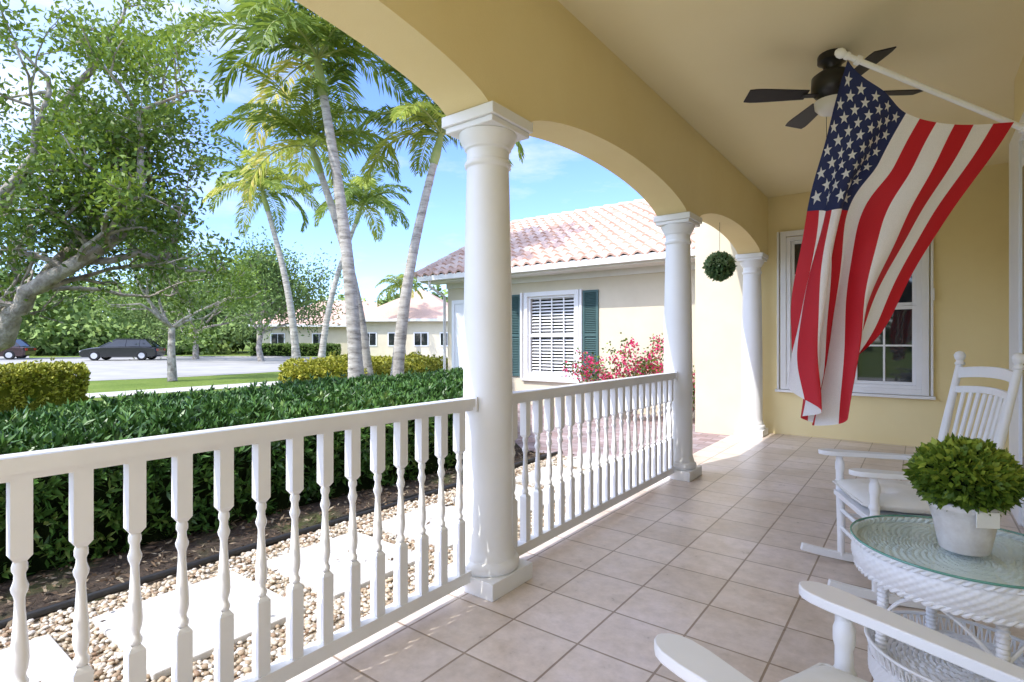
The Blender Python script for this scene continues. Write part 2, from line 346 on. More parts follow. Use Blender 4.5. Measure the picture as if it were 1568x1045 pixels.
a=me.attributes.new('tint','FLOAT','FACE'); a.data.foreach_set('value',np.repeat(rng.random(n),20).astype(np.float32)); me.polygons.foreach_set('use_smooth',[True]*len(F)); me.update()
COL.objects.link(bpy.data.objects.new('gravel',me))
b=MB()
for p in pads: b.box((p[0]+rng.uniform(-.01,.01),p[1],G+.01),(p[2],p[3],G+.045),'slab')
b.obj('stepping_slabs',bevel=.006)
b=MB(); pts=[(-3.41+.015*math.sin(y*2.3),y,G+.03+.008*math.sin(y*1.7)) for y in np.linspace(-3.5,5.5,60)]
b.tube(pts,.022,'tube',8); pts=[(-3.47+.02*math.sin(y*1.3+1),y,G+.012+.008*math.sin(y*2.7)) for y in np.linspace(-3.5,5.5,60)]
b.tube(pts,.012,'tube',6); b.obj('garden_edging')
n=3400
C=np.stack([rng.uniform(-4.2,-3.44,n),rng.uniform(-1,5.4,n),G+rng.uniform(.006,.03,n)],1); D=rdir(n); D[:,2]*=.25
C[:120,0]=rng.uniform(-3.4,-2.05,120); C[:120,2]=G+.055
leaves('leaf_litter',C,D,rng.uniform(.02,.07,n),rng.uniform(.006,.02,n),'litter',rng.random(n))

# ---------------- porch ----------------
YS=-2.15  # unseen south end cut short so sun enters and bounces up
b=MB(); b.box((-2.02,YS,G-.1),(.56,5.5,0),'tile'); b.box((-2.02,5.5,G-.1),(.85,8.0,0),'tile'); b.obj('porch_floor',bevel=.006)
house=empty('stucco_house')
cols=[-1.97,-.59,2.18,4.95,7.72]
ys=sorted(set([YS,8.0]+[round(v,4) for c0,c1 in zip(cols[:-1],cols[1:]) for v in np.linspace(c0+.16,c1-.16,41)]))
def zb(y):
    for c0,c1 in zip(cols[:-1],cols[1:]):
        if c0+.16<=y<=c1-.16:
            t=(y-(c0+c1)/2)/((c1-c0)/2-.16); t=max(-1,min(1,t)); return 2.4+.185*(1-t*t)**.72
    return 2.4
b=MB(); x0,x1=-1.94,-1.66; vs=[]
for y in ys:
    z=zb(y); vs+= [(x0,y,z),(x1,y,z),(x1,y,3.3),(x0,y,3.3)]
fs=[(0,1,2,3)]
for i in range(len(ys)-1):
    o=i*4; p=o+4
    fs+=[(o,p,p+1,o+1),(o+1,p+1,p+2,o+2),(o+3,p+3,p,o)]
b.add(vs,fs,'yellow',True)
b.obj('arcade_beam',house)
b=MB(); b.box((-1.66,YS,3.2),(.95,8.0,3.3),'ceil'); b.obj('porch_ceiling',house)
wx0,wx1,wz0,wz1=-1.43,.01,.67,2.63
b=MB(); b.box((-2.65,8.0,G-.1),(-1.8,8.25,3.3),'cream')
b.box((-1.8,8.0,-.02),(wx0,8.25,3.2),'yellow'); b.box((wx1,8.0,-.02),(.95,8.25,3.2),'yellow')
b.box((wx0,8.0,-.02),(wx1,8.25,wz0),'yellow'); b.box((wx0,8.0,wz1),(wx1,8.25,3.2),'yellow'); b.obj('porch_back_wall',house)
b=MB(); b.box((-2.65,8.25,G-.1),(-2.4,12.6,3.3),'cream'); b.obj('entry_side_wall',house)
b=MB(); b.box((.56,YS,-.02),(.8,5.5,3.2),'yellow'); b.box((.8,5.3,-.02),(1.05,5.499,3.2),'yellow'); b.box((.85,5.5,-.02),(1.05,8.0,3.2),'yellow'); b.box((.8,YS,G-.1),(4,YS+.25,3.3),'cream'); b.obj('house_front_wall',house)
b=MB(); b.box((.53,5.0,0),(.56,5.5,2.73),'plaswhite'); b.box((.53,3.75,0),(.56,3.9,2.73),'plaswhite'); b.box((.53,3.9,2.6),(.56,5.0,2.73),'plaswhite')
b.box((.545,3.9,0.01),(.56,5.0,2.6),'plaswhite')
for (a0,a1) in ((4.0,4.4),(4.5,4.9)): b.box((.538,a0,.3),(.545,a1,2.4),'glass')
b.obj('front_door',house,bevel=.004)
b=MB()
def frame(b,x0,x1,z0,z1,w,y0,y1,k):
    b.box((x0,y0,z0),(x0+w,y1,z1),k); b.box((x1-w,y0,z0),(x1,y1,z1),k)
    b.box((x0+w,y0,z1-w),(x1-w,y1,z1),k); b.box((x0+w,y0,z0),(x1-w,y1,z0+w),k)
frame(b,wx0-.07,wx1+.07,wz0-.06,wz1+.08,.07,7.955,8.0,'plaswhite')
b.box((wx0-.11,7.95,wz0-.06),(wx0-.085,8.0,wz1+.08),'plaswhite'); b.box((wx1+.085,7.95,wz0-.06),(wx1+.11,8.0,wz1+.08),'plaswhite')
b.box((wx0-.13,7.93,wz0-.1),(wx1+.13,8.0,wz0-.065),'plaswhite')
b.box((wx1+.085,7.925,1.72),(wx1+.12,7.95,1.86),'plaswhite')
frame(b,wx0,wx1,wz0,wz1,.05,7.97,8.05,'plaswhite')
xm=(wx0+wx1)/2; zm=(wz0+wz1)/2
b.box((xm-.04,7.98,wz0+.05),(xm+.04,8.05,wz1-.05),'plaswhite')
for (a0,a1) in ((wx0+.05,xm-.04),(xm+.04,wx1-.05)):
    for (c0,c1,yy) in ((wz0+.05,zm+.02,8.0),(zm+.022,wz1-.05,8.02)):
        frame(b,a0,a1,c0,c1,.04,yy,yy+.03,'plaswhite')
        xx=(a0+a1)/2; b.box((xx-.011,yy+.01,c0+.04),(xx+.011,yy+.025,c1-.04),'plaswhite')
        zz=(c0+c1)/2; b.box((a0+.04,yy+.012,zz-.011),(xx-.0112,yy+.024,zz+.011),'plaswhite'); b.box((xx+.0112,yy+.012,zz-.011),(a1-.04,yy+.024,zz+.011),'plaswhite')
b.box((wx0+.05,8.055,wz0+.05),(wx1-.05,8.07,wz1-.05),'glass')
b.obj('porch_window',house,bevel=.003)
b=MB(); b.add([(-2.3,YS-.1,3.3),(-2.3,8.4,3.3),(4.4,8.4,3.3),(4.4,YS-.1,3.3),(2.0,1.0,5.2),(2.0,5,5.2)],[(3,2,1,0),(0,1,5,4),(1,2,5),(2,3,4,5),(3,0,4)],'rooftile'); b.obj('main_roof',house,usetint=True)

for cy in cols:
    b=MB(); b.box((-.168,-.168,0),(.168,.168,.085),'colwhite'); b.box((-.17,-.17,2.345),(.17,.17,2.4),'colwhite')
    b.box((-.155,-.155,2.315),(.155,.155,2.345),'colwhite')
    prof=[(.085,.155),(.10,.163),(.125,.163),(.14,.152),(.145,.142),(.165,.142),(.175,.137),(.20,.131),(.26,.129),(.9,.129),(1.5,.124),(2.0,.114),(2.14,.110),(2.145,.119),(2.16,.122),(2.172,.119),(2.175,.111),(2.23,.111),(2.235,.121),(2.25,.124),(2.27,.138),(2.30,.15),(2.315,.153)]
    b.lathe(prof,(0,0,0),'colwhite',40); b.obj('porch_column',bevel=.005,loc=(-1.8,cy,0))

bal=[(.38,.0135),(.385,.018),(.395,.019),(.405,.014),(.415,.0125),(.43,.017),(.45,.0195),(.48,.0185),(.53,.0145),(.58,.0115),(.605,.011),(.615,.013),(.625,.017),(.635,.0185),(.645,.015),(.655,.0125),(.668,.012),(.678,.0165),(.69,.0165),(.70,.0135)]
def railing(y0,y1,ph):
    b=MB(); b.box((-1.838,y0,.925),(-1.762,y1,.965),'white'); b.box((-1.822,y0,.905),(-1.778,y1,.925),'white')
    b.box((-1.828,y0,.06),(-1.772,y1,.115),'white')
    n=int(round((y1-y0)/.125)); 
    for i in range(n):
        y=ph+i*.1245
        if y>y1-.03: break
        if y<y0+.03: continue
        b.box((-1.8215,y-.0215,.115),(-1.7785,y+.0215,.365),'white'); b.box((-1.8215,y-.0215,.715),(-1.7785,y+.0215,.905),'white')
        for (za,zc,s1,s2) in ((.365,.38,.0215,.012),(.715,.70,.0215,.012)):
            v=[(-1.8+sx_*s1,y+sy_*s1,za) for sx_,sy_ in ((-1,-1),(1,-1),(1,1),(-1,1))]+[(-1.8+sx_*s2,y+sy_*s2,zc) for sx_,sy_ in ((-1,-1),(1,-1),(1,1),(-1,1))]
            b.add(v,[(0,1,5,4),(1,2,6,5),(2,3,7,6),(3,0,4,7)],'white')
        b.lathe(bal,(-1.8,y,0),'white',12)
    for ye in (y0,y1): b.box((-1.845,ye-.012 if ye==y1 else ye,.90),(-1.755,ye if ye==y1 else ye+.012,.972),'white')
    return b
railing(-.46,2.05,.342-.1245*6).obj('porch_railing')
railing(2.31,4.82,2.31+.08).obj('porch_railing')
railing(-1.84,-.72,-1.78).obj('porch_railing')

# ---------------- ceiling fan ----------------
fan=empty('ceiling_fan',(-.48,4.26,0))
b=MB(); b.lathe([(3.2,.085),(3.19,.09),(3.15,.09),(3.13,.06),(3.10,.05),(3.07,.10),(3.05,.125),(2.96,.13),(2.93,.11),(2.90,.08),(2.885,.075)][::-1],(0,0,0),'black',28); b.obj('motor',fan)
b=MB(); b.lathe([(2.79,.01),(2.795,.045),(2.81,.08),(2.84,.105),(2.884,.11)],(0,0,0),'globe',24); b.obj('globe',fan)
b=MB(); b.tube([(.05,.03,2.88),(.05,.03,2.70)],.002,'black',5); b.tube([(-.04,.05,2.88),(-.04,.05,2.66)],.002,'black',5); b.obj('pull_chains',fan)
for i in range(4):
    R=Matrix.Rotation(math.radians(34+90*i),4,'Z'); Rb=R@Matrix.Translation((0,0,2.93))@Matrix.Rotation(math.radians(12),4,'X')
    b=MB(); xs=np.linspace(.17,.57,10); top=[];bot=[]
    for x in xs:
        w=.048+.022*min(1,(x-.17)/.3)
        if x>.56: w*=.9
        top.append((x,w,0)); bot.append((x,-w,0))
    vs=[]; 
    for z in (-.004,.004): vs+=[tuple(Rb@Vector((p[0],p[1],z))) for p in top+bot[::-1]]
    n=20; fs=[tuple(range(n))[::-1],tuple(range(n,2*n))]+[(j,(j+1)%n,n+(j+1)%n,n+j) for j in range(n)]
    b.add(vs,fs,'blade'); b.box((.10,-.02,-.012),(.2,.02,-.005),'black',Rb); b.obj('blade',fan,bevel=.002)

# ---------------- flag ----------------
flag=empty('american_flag')
T=Vector((-.28,2.92,2.57)); Bk=Vector((.56,3.40,2.08))
hd=Vector((Bk.x-T.x,Bk.y-T.y,0)).normalized(); nd=Vector((-hd.y,hd.x,0))
b=MB(); b.tube([T,T.lerp(Bk,.55),T.lerp(Bk,.98)],[.0125,.0125,.014],'white',12)
pd=(Bk-T).normalized(); R=pd.to_track_quat('Z','Y').to_matrix().to_4x4()
b.lathe([(-.045,.004),(-.04,.014),(-.025,.022),(-.01,.022),(.003,.014),(.006,.018),(.02,.018)],T,'white',16,R)
L=(Bk-T).length
for q_ in (.06,.77): b.lathe([(L*q_-.012,.017),(L*q_-.01,.021),(L*q_+.01,.021),(L*q_+.012,.017)],T,'white',14,R)
b.box((.53,3.36,2.02),(.56,3.44,2.16),'white'); b.obj('flagpole',flag)
us=[0,.27,.54,.77,1]; vsn=[0,.2,.4,.7,1]
CP=np.array([[(3,10),(52,55),(96,94),(163,118),(253,117)],[(-24,122),(12,144),(54,168),(116,192),(194,206)],[(-50,237),(-26,242),(6,240),(74,272),(138,293)],[(-80,395),(-54,405),(-8,385),(20,400),(66,424)],[(-90,490),(-64,545),(-40,574),(-8,524),(16,474)]],float)
CP=CP*np.array([.00274,-.00301])
def cr1(P0,P1,P2,P3,t): return .5*((2*P1)+(-P0+P2)*t+(2*P0-5*P1+4*P2-P3)*t*t+(-P0+3*P1-3*P2+P3)*t**3)
def cidx(x,arr):
    x=min(max(x,0),1); i=min(np.searchsorted(arr,x,side='right')-1,len(arr)-2); return i,(x-arr[i])/(arr[i+1]-arr[i])
def crow(Prow,i,t):
    n=len(Prow); g=lambda j: Prow[j] if 0<=j<n else (2*Prow[0]-Prow[1] if j<0 else 2*Prow[-1]-Prow[-2])
    return cr1(g(i-1),g(i),g(i+1),g(i+2),t)
def FS(u,v):
    i,t=cidx(u,us); j,s_=cidx(v,vsn)
    rows=[crow(CP[k],i,t) for k in range(5)]; p=crow(rows,j,s_)
    lw=.35+.65*max(0,1-u/.8)
    A_=.014+.075*v**.8
    off=A_*math.sin(2*math.pi*(2.1*u+.25*v)+.6)+.05*v*lw*math.sin(2*math.pi*(4.6*u+.6*v)+1)+.016*math.sin(9*v+4*u)+.009*math.sin(22*v+9*u)*(1-u*.4)
    sh=.030*v*lw*math.sin(2*math.pi*(4.6*u+.9*v)+2.2)
    return T+hd*float(p[0]+sh)+Vector((0,0,float(p[1])+.014*v*math.sin(11*u+2)))+nd*(off-.02)
NU,NV=78,110
b=MB(); vs=[FS(i/NU,j/NV) for j in range(NV+1) for i in range(NU+1)]
for k_ in ('fred','fwhite','fblue'): b.mi(k_)
fs=[];mi=[]
for j in range(NV):
    for i in range(NU):
        o=j*(NU+1)+i; fs.append((o,o+1,o+NU+2,o+NU+1))
        st=i//6
        mi.append(2 if (st<7 and j<44) else (0 if st%2==0 else 1))
b.add(vs,fs,'fred',True); b.m=mi; b.obj('flag_cloth',flag)
b=MB()
for r_ in range(9):
    for c_ in range(11):
        if (r_+c_)%2: continue
        uc=(r_+1)/10*7/13; vc=(c_+1)/12*.4; rr=.031
        for sg in (-1,1):
            ring=[]
            for k_ in range(10):
                ra=rr if k_%2==0 else rr*.4; an=k_*math.pi/5
                ring.append((uc-ra*math.cos(an)/.914,vc+ra*math.sin(an)/1.52))
            pts=[FS(uc,vc)]+[FS(*p) for p in ring]
            e=.002; nn=(FS(uc+e,vc)-FS(uc-e,vc)).cross(FS(uc,vc+e)-FS(uc,vc-e)).normalized()*(.0024*sg)
            pts=[p+nn for p in pts]
            b.add(pts,[(0,1+k_,1+(k_+1)%10) for k_ in range(10)],'star')
b.obj('stars',flag)

# ---------------- rocking chairs ----------------
def chair(loc,rot):
    e=empty('rocking_chair',loc,rot)
    b=MB()
    for sy_ in (-1,1):
        y=sy_*.25
        pts=[]
        for x in np.linspace(-.50,.42,15): pts.append((x,y,.022+.16*(x+.02)**2*1.6))
        for i in range(14): b.beam(pts[i],Vector(pts[i+1])+(Vector(pts[i+1])-Vector(pts[i])).normalized()*.004,.03,.04,'white')
        b.tube([(.22,y,.04),(.22,y,.2),(.225,y,.40),(.23,y,.60)],[.018,.021,.022,.017],'white',12)
        b.lathe([(.44,.02),(.455,.027),(.47,.02),(.50,.016),(.53,.024),(.56,.024),(.585,.016)],(.227,y,0),'white',12)
        b.tube([(-.20,y*.92,.04),(-.215,y*.92,.4),(-.27,y*.95,.75),(-.345,y*.97,1.12)],[.018,.021,.02,.016],'white',12)
        b.lathe([(1.12,.018),(1.13,.024),(1.145,.014),(1.155,.022),(1.175,.026),(1.19,.018),(1.197,.004)],(-.347,y*.97,0),'white',12)
        out=[(-.26,.018),(-.05,.028),(.12,.036),(.24,.046),(.285,.044),(.31,.036),(.327,.022),(.335,.006)]
        vs=[]
        for z in (.595,.62):
            for x,w in out: vs.append((x,y+w,z+ .02*max(0,(x+.3))))
            for x,w in out[::-1]: vs.append((x,y-w,z+.02*max(0,(x+.3))))
        n=len(out)*2; fs=[tuple(range(n))[::-1],tuple(range(n,2*n))]+[(j,(j+1)%n,n+(j+1)%n,n+j) for j in range(n)]
        b.add(vs,fs,'white')
        for zz_ in (.16,.27): b.tube([(.22,y,zz_),(-.2,y*.92,zz_+.0)],.011,'white',8)
    for zz_ in (.2,.30): b.tube([(.22,-.25,zz_),(.22,.25,zz_)],.012,'white',8)
    b.tube([(-.205,-.23,.22),(-.205,.23,.22)],.012,'white',8)
    b.box((-.215,-.245,.385),(.26,.245,.412),'white')
    b.beam((-.222,-.22,.47),(-.222,.22,.47),.045,.022,'white',up=(1,0,.2))
    def px(z): return -.215-(.13*(z-.4)/.72)*1.0
    for (z0,z1) in ((.98,1.00),(1.05,1.11)):
        zc=(z0+z1)/2; h=.055 if z1-z0>.03 else .035
        pts=[(px(zc)-.035*(1-(yy/.24)**2),yy,zc+.015*(1-(yy/.24)**2)) for yy in np.linspace(-.235,.235,11)]
        for i in range(10): b.beam(pts[i],Vector(pts[i+1])+(Vector(pts[i+1])-Vector(pts[i])).normalized()*.003,.018,h,'white')
    for yy in np.linspace(-.18,.18,8):
        o=.033*(1-(yy/.24)**2)
        b.beam((px(.47)-.2*o,yy*.95,.48),(px(.99)-o,yy,.985),.026,.011,'white',up=(1,0,0))
    b.obj('frame',e,bevel=.003)
    n1=36; vs=[];fs=[]
    for sgn in (1,-1):
        for i in range(n1+1):
            for j in range(n1+1):
                u=i/n1*2-1; v=j/n1*2-1
                h=(max(0,1-abs(u)**3.5)*max(0,1-abs(v)**3.5))**.45*.046
                h*=1-.45*math.exp(-((abs(u)-.4)**2+(abs(v)-.4)**2)/.02)+.04*math.sin(9*u+5*v)*math.sin(7*v-3*u)
                x=.035+u*.235*(1-.04*v*v); y=v*.235*(1-.04*u*u)
                vs.append((x,y,.460+sgn*h))
    N=(n1+1)**2
    for s_ in (0,1):
        for i in range(n1):
            for j in range(n1):
                o=s_*N+i*(n1+1)+j; f=(o,o+n1+1,o+n1+2,o+1); fs.append(f if s_==0 else f[::-1])
    b=MB(); b.add(vs,fs,'cloth',True)
    b.tube([(.035+u*.232,v*.232,.46) for u,v in ((-1,-.95),(-.95,-1),(.95,-1),(1,-.95),(1,.95),(.95,1),(-.95,1),(-1,.95),(-1,-.95))],.006,'cloth',6,False)
    b.obj('cushion',e)
    return e
chair((-.06,3.42,0),math.atan2(-.38,-.925))
chair((-.035,1.20,0),math.atan2(.39,-.92))

# ---------------- wicker table ----------------
tc_=(.105,2.18)
tb=empty('wicker_table',(tc_[0],tc_[1],0)); tb.scale=(.96,.96,1)
def weave(b,zs,rf,nseg,amp,k='white'):
    vs=[];
    for i,z in enumerate(zs):
        for j in range(nseg):
            an=2*math.pi*j/nseg
            rr=rf(z)+amp*math.sin(an*nseg/4)*(1 if (i//2)%2 else -1)*(1 if i%2 else .2)
            vs.append((rr*math.cos(an),rr*math.sin(an),z))
    fs=[(i*nseg+j,i*nseg+(j+1)%nseg,(i+1)*nseg+(j+1)%nseg,(i+1)*nseg+j) for i in range(len(zs)-1) for j in range(nseg)]
    b.add(vs,fs,k,True)
b=MB(); weave(b,np.linspace(.515,.60,17),lambda z:.292+.012*math.sin((z-.515)*36),240,.0045)
b.lathe([(.590,.0),(.590,.270),(.596,.292)],(0,0,0),'topweave',64)
for r_ in np.linspace(.02,.275,24):
    b.tube([(r_*math.cos(a),r_*math.sin(a),.594+.0025*math.sin(36*a+r_*300)) for a in np.linspace(0,2*math.pi,140)],.0052,'topweave',5,False)
for ph in (0,math.pi):
    b.tube([((.298+.004*math.cos(40*a+ph))*math.cos(a),(.298+.004*math.cos(40*a+ph))*math.sin(a),.602+.006*math.sin(40*a+ph)) for a in np.linspace(0,2*math.pi,400)],.006,'white',6,False)
    b.tube([((.290+.004*math.cos(40*a+ph))*math.cos(a),(.290+.004*math.cos(40*a+ph))*math.sin(a),.515+.006*math.sin(40*a+ph)) for a in np.linspace(0,2*math.pi,400)],.006,'white',6,False)
b.obj('woven_apron',tb)
b=MB()
for i in range(4):
    a=math.radians(20+90*i); p0=Vector((.22*math.cos(a),.22*math.sin(a),.52)); p1=Vector((.24*math.cos(a),.24*math.sin(a),.0))
    b.tube([p0.lerp(p1,t) for t in np.linspace(0,1,110)],[.016+.0025*math.sin(t*240) for t in np.linspace(0,1,110)],'white',10)
    a2=a+math.pi/2
    pts=[Vector((.22*math.cos(a+(a2-a)*t),.22*math.sin(a+(a2-a)*t),.36+.13*math.sin(math.pi*t))) for t in np.linspace(0,1,16)]
    b.tube(pts,.006,'white',6)
b.obj('legs',tb)
b=MB(); 
for r_ in np.linspace(.02,.245,16):
    b.tube([(r_*math.cos(a),r_*math.sin(a),.235+.003*math.sin(24*a+r_*200)) for a in np.linspace(0,2*math.pi,120)],.0085,'white',5,False)
for a in np.linspace(0,2*math.pi,72,endpoint=False):
    pts=[((.25+.012*math.sin(math.pi*t))*math.cos(a+.06*t),(.25+.012*math.sin(math.pi*t))*math.sin(a+.06*t),.235+.05*math.sin(math.pi*t)) for t in np.linspace(0,1,6)]
    b.tube(pts,.0035,'white',5)
b.tube([(.262*math.cos(a),.262*math.sin(a),.285) for a in np.linspace(0,2*math.pi,90)],.006,'white',6,False)
weave(b,np.linspace(.17,.235,13),lambda z:.255,300,.003)
b.obj('lower_shelf',tb)
b=MB(); b.add([(.306*math.cos(a),.306*math.sin(a),.618) for a in np.linspace(0,2*math.pi,96,endpoint=False)],[tuple(range(96))],'tglass')
b.tube([(.307*math.cos(a),.307*math.sin(a),.615) for a in np.linspace(0,2*math.pi,97)],.0035,'gedge',6,False); b.obj('glass_top',tb)

def topiary(name,loc,rx,rz,mat,n,L,Wd):
    e=empty(name,loc)
    d=rdir(n); lump=1+.06*np.sin(d[:,0]*9+1)*np.sin(d[:,1]*8)*np.sin(d[:,2]*10+2)
    C=d*np.array([rx,rx,rz])*(rng.uniform(.76,.97,n)*lump)[:,None]; D=norm(d*.9+rdir(n)*.8)
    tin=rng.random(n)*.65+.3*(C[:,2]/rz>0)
    leaves('foliage',C,D,rng.uniform(.7,1.1,n)*L,rng.uniform(.7,1.1,n)*Wd,mat,tin,e)
    b=MB(); b.lathe([(-rz*.8*math.cos(t),max(.001,rx*.8*math.sin(t))) for t in np.linspace(0,math.pi,12)],(0,0,0),'darkfill',16); b.obj('core',e)
    return e
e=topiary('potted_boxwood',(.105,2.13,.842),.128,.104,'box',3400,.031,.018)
b=MB(); b.lathe([(-.222,.001),(-.222,.058),(-.215,.062),(-.14,.076),(-.098,.086),(-.094,.091),(-.078,.092),(-.074,.088),(-.074,.08),(-.09,.078),(-.09,.001)],(0,0,.001),'pot',32); b.obj('pot',e)
b=MB(); b.tube([(0,0,-.1),(0,0,-.02)],.02,'bark',8); b.obj('stem',e)
Rt=Matrix.Rotation(math.radians(30),4,'Z')
b=MB(); b.box((-.03,-.098,-.125),(.03,-.095,-.08),'cloth',Rt); b.obj('tag',e)
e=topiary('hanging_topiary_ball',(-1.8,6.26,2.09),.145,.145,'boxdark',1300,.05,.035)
b=MB(); b.tube([(0,0,.1),(0,0,.49)],.0025,'black',5); b.obj('chain',e)

# ---------------- garage wing ----------------
wing=empty('garage_wing')
WY=9.35; X0,X1=-8.95,-2.66
gw=(-6.62,-5.47,.55,2.18)
b=MB()
b.box((X0,WY,G-.1),(gw[0],WY+.25,2.75),'cream'); b.box((gw[1],WY,G-.1),(X1,WY+.25,2.75),'cream')
b.box((gw[0],WY,G-.1),(gw[1],WY+.25,gw[2]),'cream'); b.box((gw[0],WY,gw[3]),(gw[1],WY+.25,2.75),'cream')
b.box((X0,WY+.25,G-.1),(X0+.25,16,2.75),'cream')
b.add([(X0+.02,WY,2.75),(X0+.02,15.9,2.75),(X0+.02,12.6,4.4)],[(0,2,1)],'cream')
b.obj('walls',wing)
b=MB(); frame(b,gw[0]-.09,gw[1]+.09,gw[2]-.09,gw[3]+.09,.09,WY-.04,WY,'plaswhite'); b.box((gw[0]-.13,WY-.07,gw[2]-.13),(gw[1]+.13,WY,gw[2]-.092),'plaswhite')
b.box((gw[0]-.17,WY-.06,gw[2]-.09),(gw[0]-.12,WY,gw[3]+.09),'plaswhite'); b.box((gw[1]+.12,WY-.06,gw[2]-.09),(gw[1]+.17,WY,gw[3]+.09),'plaswhite')
frame(b,gw[0],gw[1],gw[2],gw[3],.045,WY+.01,WY+.06,'plaswhite')
zm=(gw[2]+gw[3])/2; b.box((gw[0]+.045,WY+.012,zm-.03),(gw[1]-.045,WY+.05,zm+.03),'plaswhite')
for q_ in (1,2,3):
    xx=gw[0]+(gw[1]-gw[0])*q_/4; b.box((xx-.012,WY+.02,gw[2]+.045),(xx+.012,WY+.04,zm-.03),'plaswhite'); b.box((xx-.012,WY+.02,zm+.03),(xx+.012,WY+.04,gw[3]-.045),'plaswhite')
z=gw[2]+.06
while z<gw[3]-.05:
    b.beam((gw[0]+.05,WY+.075,z),(gw[1]-.05,WY+.075,z),.004,.036,'plaswhite',up=(0,.45,.9)); z+=.066
b.box((gw[0],WY+.16,gw[2]),(gw[1],WY+.18,gw[3]),'glass'); b.obj('window',wing,bevel=.003)
for (a0,a1) in ((gw[1]+.18,gw[1]+.52),(gw[0]-.52,gw[0]-.18)):
    b=MB(); frame(b,a0,a1,.5,2.24,.045,WY-.035,WY-.001,'teal'); b.box((a0+.045,WY-.03,1.34),(a1-.045,WY-.005,1.40),'teal')
    z=.56
    while z<2.19:
        if not 1.32<z<1.42: b.beam((a0+.045,WY-.018,z),(a1-.045,WY-.018,z),.035,.006,'teal',up=(0,-.7,.7))
        z+=.035
    b.box((a0+.04,WY-.006,.54),(a1-.04,WY-.002,2.2),'teal'); b.obj('shutter',wing)
b=MB(); frame(b,-8.8,-7.65,G,2.2,.09,WY-.03,WY-.001,'plaswhite'); b.box((-8.71,WY-.012,G+.09),(-7.74,WY-.002,2.11),'plaswhite')
for zz in (.1,.6,1.1,1.6):
    b.box((-8.66,WY-.02,zz),(-8.26,WY-.0122,zz+.4),'plaswhite'); b.box((-8.19,WY-.02,zz),(-7.79,WY-.0122,zz+.4),'plaswhite')
b.obj('garage_side_door',wing,bevel=.004)
EY=8.85
b=MB(); b.box((-9.35,EY,2.60),(X1,EY+.03,2.76),'purlin'); b.box((-9.33,EY+.03,2.60),(X1,WY,2.63),'purlin'); b.box((X0-.02,WY-.03,2.48),(X1,WY-.001,2.60),'purlin')
b.box((-9.35,EY-.11,2.63),(X1,EY-.002,2.65),'purlin'); b.box((-9.35,EY-.11,2.65),(X1,EY-.095,2.75),'purlin')
b.beam((-9.33,EY+.0,2.70),(-9.33,12.6,4.56),.04,.16,'purlin')
b.tube([(-9.0,EY-.05,2.63),(-9.0,EY-.05,2.5),(-9.0,WY-.06,2.3),(-9.0,WY-.06,G)],.035,'purlin',8)
b.obj('eave_trim',wing)
def tileroof(name,x0,x1,y0,y1,z0,slope,parent,tw=.26,tr=.34,flip=1):
    b=MB(); L_=abs(y1-y0)*math.sqrt(1+slope*slope); rows=int(L_/tr)+1; nx=int((x1-x0)/tw); sub=6
    cs_=1/math.sqrt(1+slope*slope); sn=slope*cs_
    for r_ in range(rows):
        for c_ in range(nx):
            t=.40+.45*random.random()
            if random.random()<.10: t*=.5
            vs=[]
            for (sl_,hh) in ((r_*tr-.02,.040),((r_+1)*tr,.0)):
                for q_ in range(sub+1):
                    ph=q_/sub; x=x0+(c_+ph)*tw
                    h=.055*math.sin(math.pi*min(.999,ph/.62))**.8 if ph<.62 else -.012*math.sin(math.pi*(ph-.62)/.38)
                    h=h+hh
                    yy=y0+flip*(sl_*cs_-h*sn); vs.append((x,yy,z0+sl_*sn+h*cs_))
            for q_ in range(sub+1):
                v=vs[q_]; vs.append((v[0],v[1]+flip*.004,v[2]-.04))
            fs=[(q_,q_+1,sub+2+q_,sub+1+q_) for q_ in range(sub)]
            b.add(vs,fs,'rooftile',True,t)
            b.add(vs,[(2*(sub+1)+q_,2*(sub+1)+q_+1,q_+1,q_) for q_ in range(sub)],'rooftile',False,t*.3)
    return b.obj(name,parent,usetint=True)
tileroof('roof_tiles_front',-9.42,-2.0,EY-.08,12.6,2.74,.5,wing)
b=MB(); b.add([(-9.35,12.6,4.55),(-2,12.6,4.55),(-2,16.3,2.7),(-9.35,16.3,2.7)],[(0,1,2,3)],'rooftile'); 
b.add([(-9.35,EY,2.70),(-2,EY,2.70),(-2,12.6,4.54),(-9.35,12.6,4.54)],[(0,1,2,3)],'darkfill')
for i in range(18): b.tube([(-9.45+i*.42,12.6,4.66),(-9.45+(i+1)*.42+.04,12.6,4.64)],[.10,.085],'rooftile',10,True,.4+.5*random.random())
for i in range(10):
    p=Vector((-9.38,8.75,2.78)).lerp(Vector((-9.38,12.6,4.68)),i/10); q_=Vector((-9.38,8.75,2.78)).lerp(Vector((-9.38,12.6,4.68)),(i+1.1)/10)
    b.tube([p,q_],[.09,.075],'rooftile',10,True,.4+.5*random.random())
b.obj('roof_back_and_ridge',wing,usetint=True)

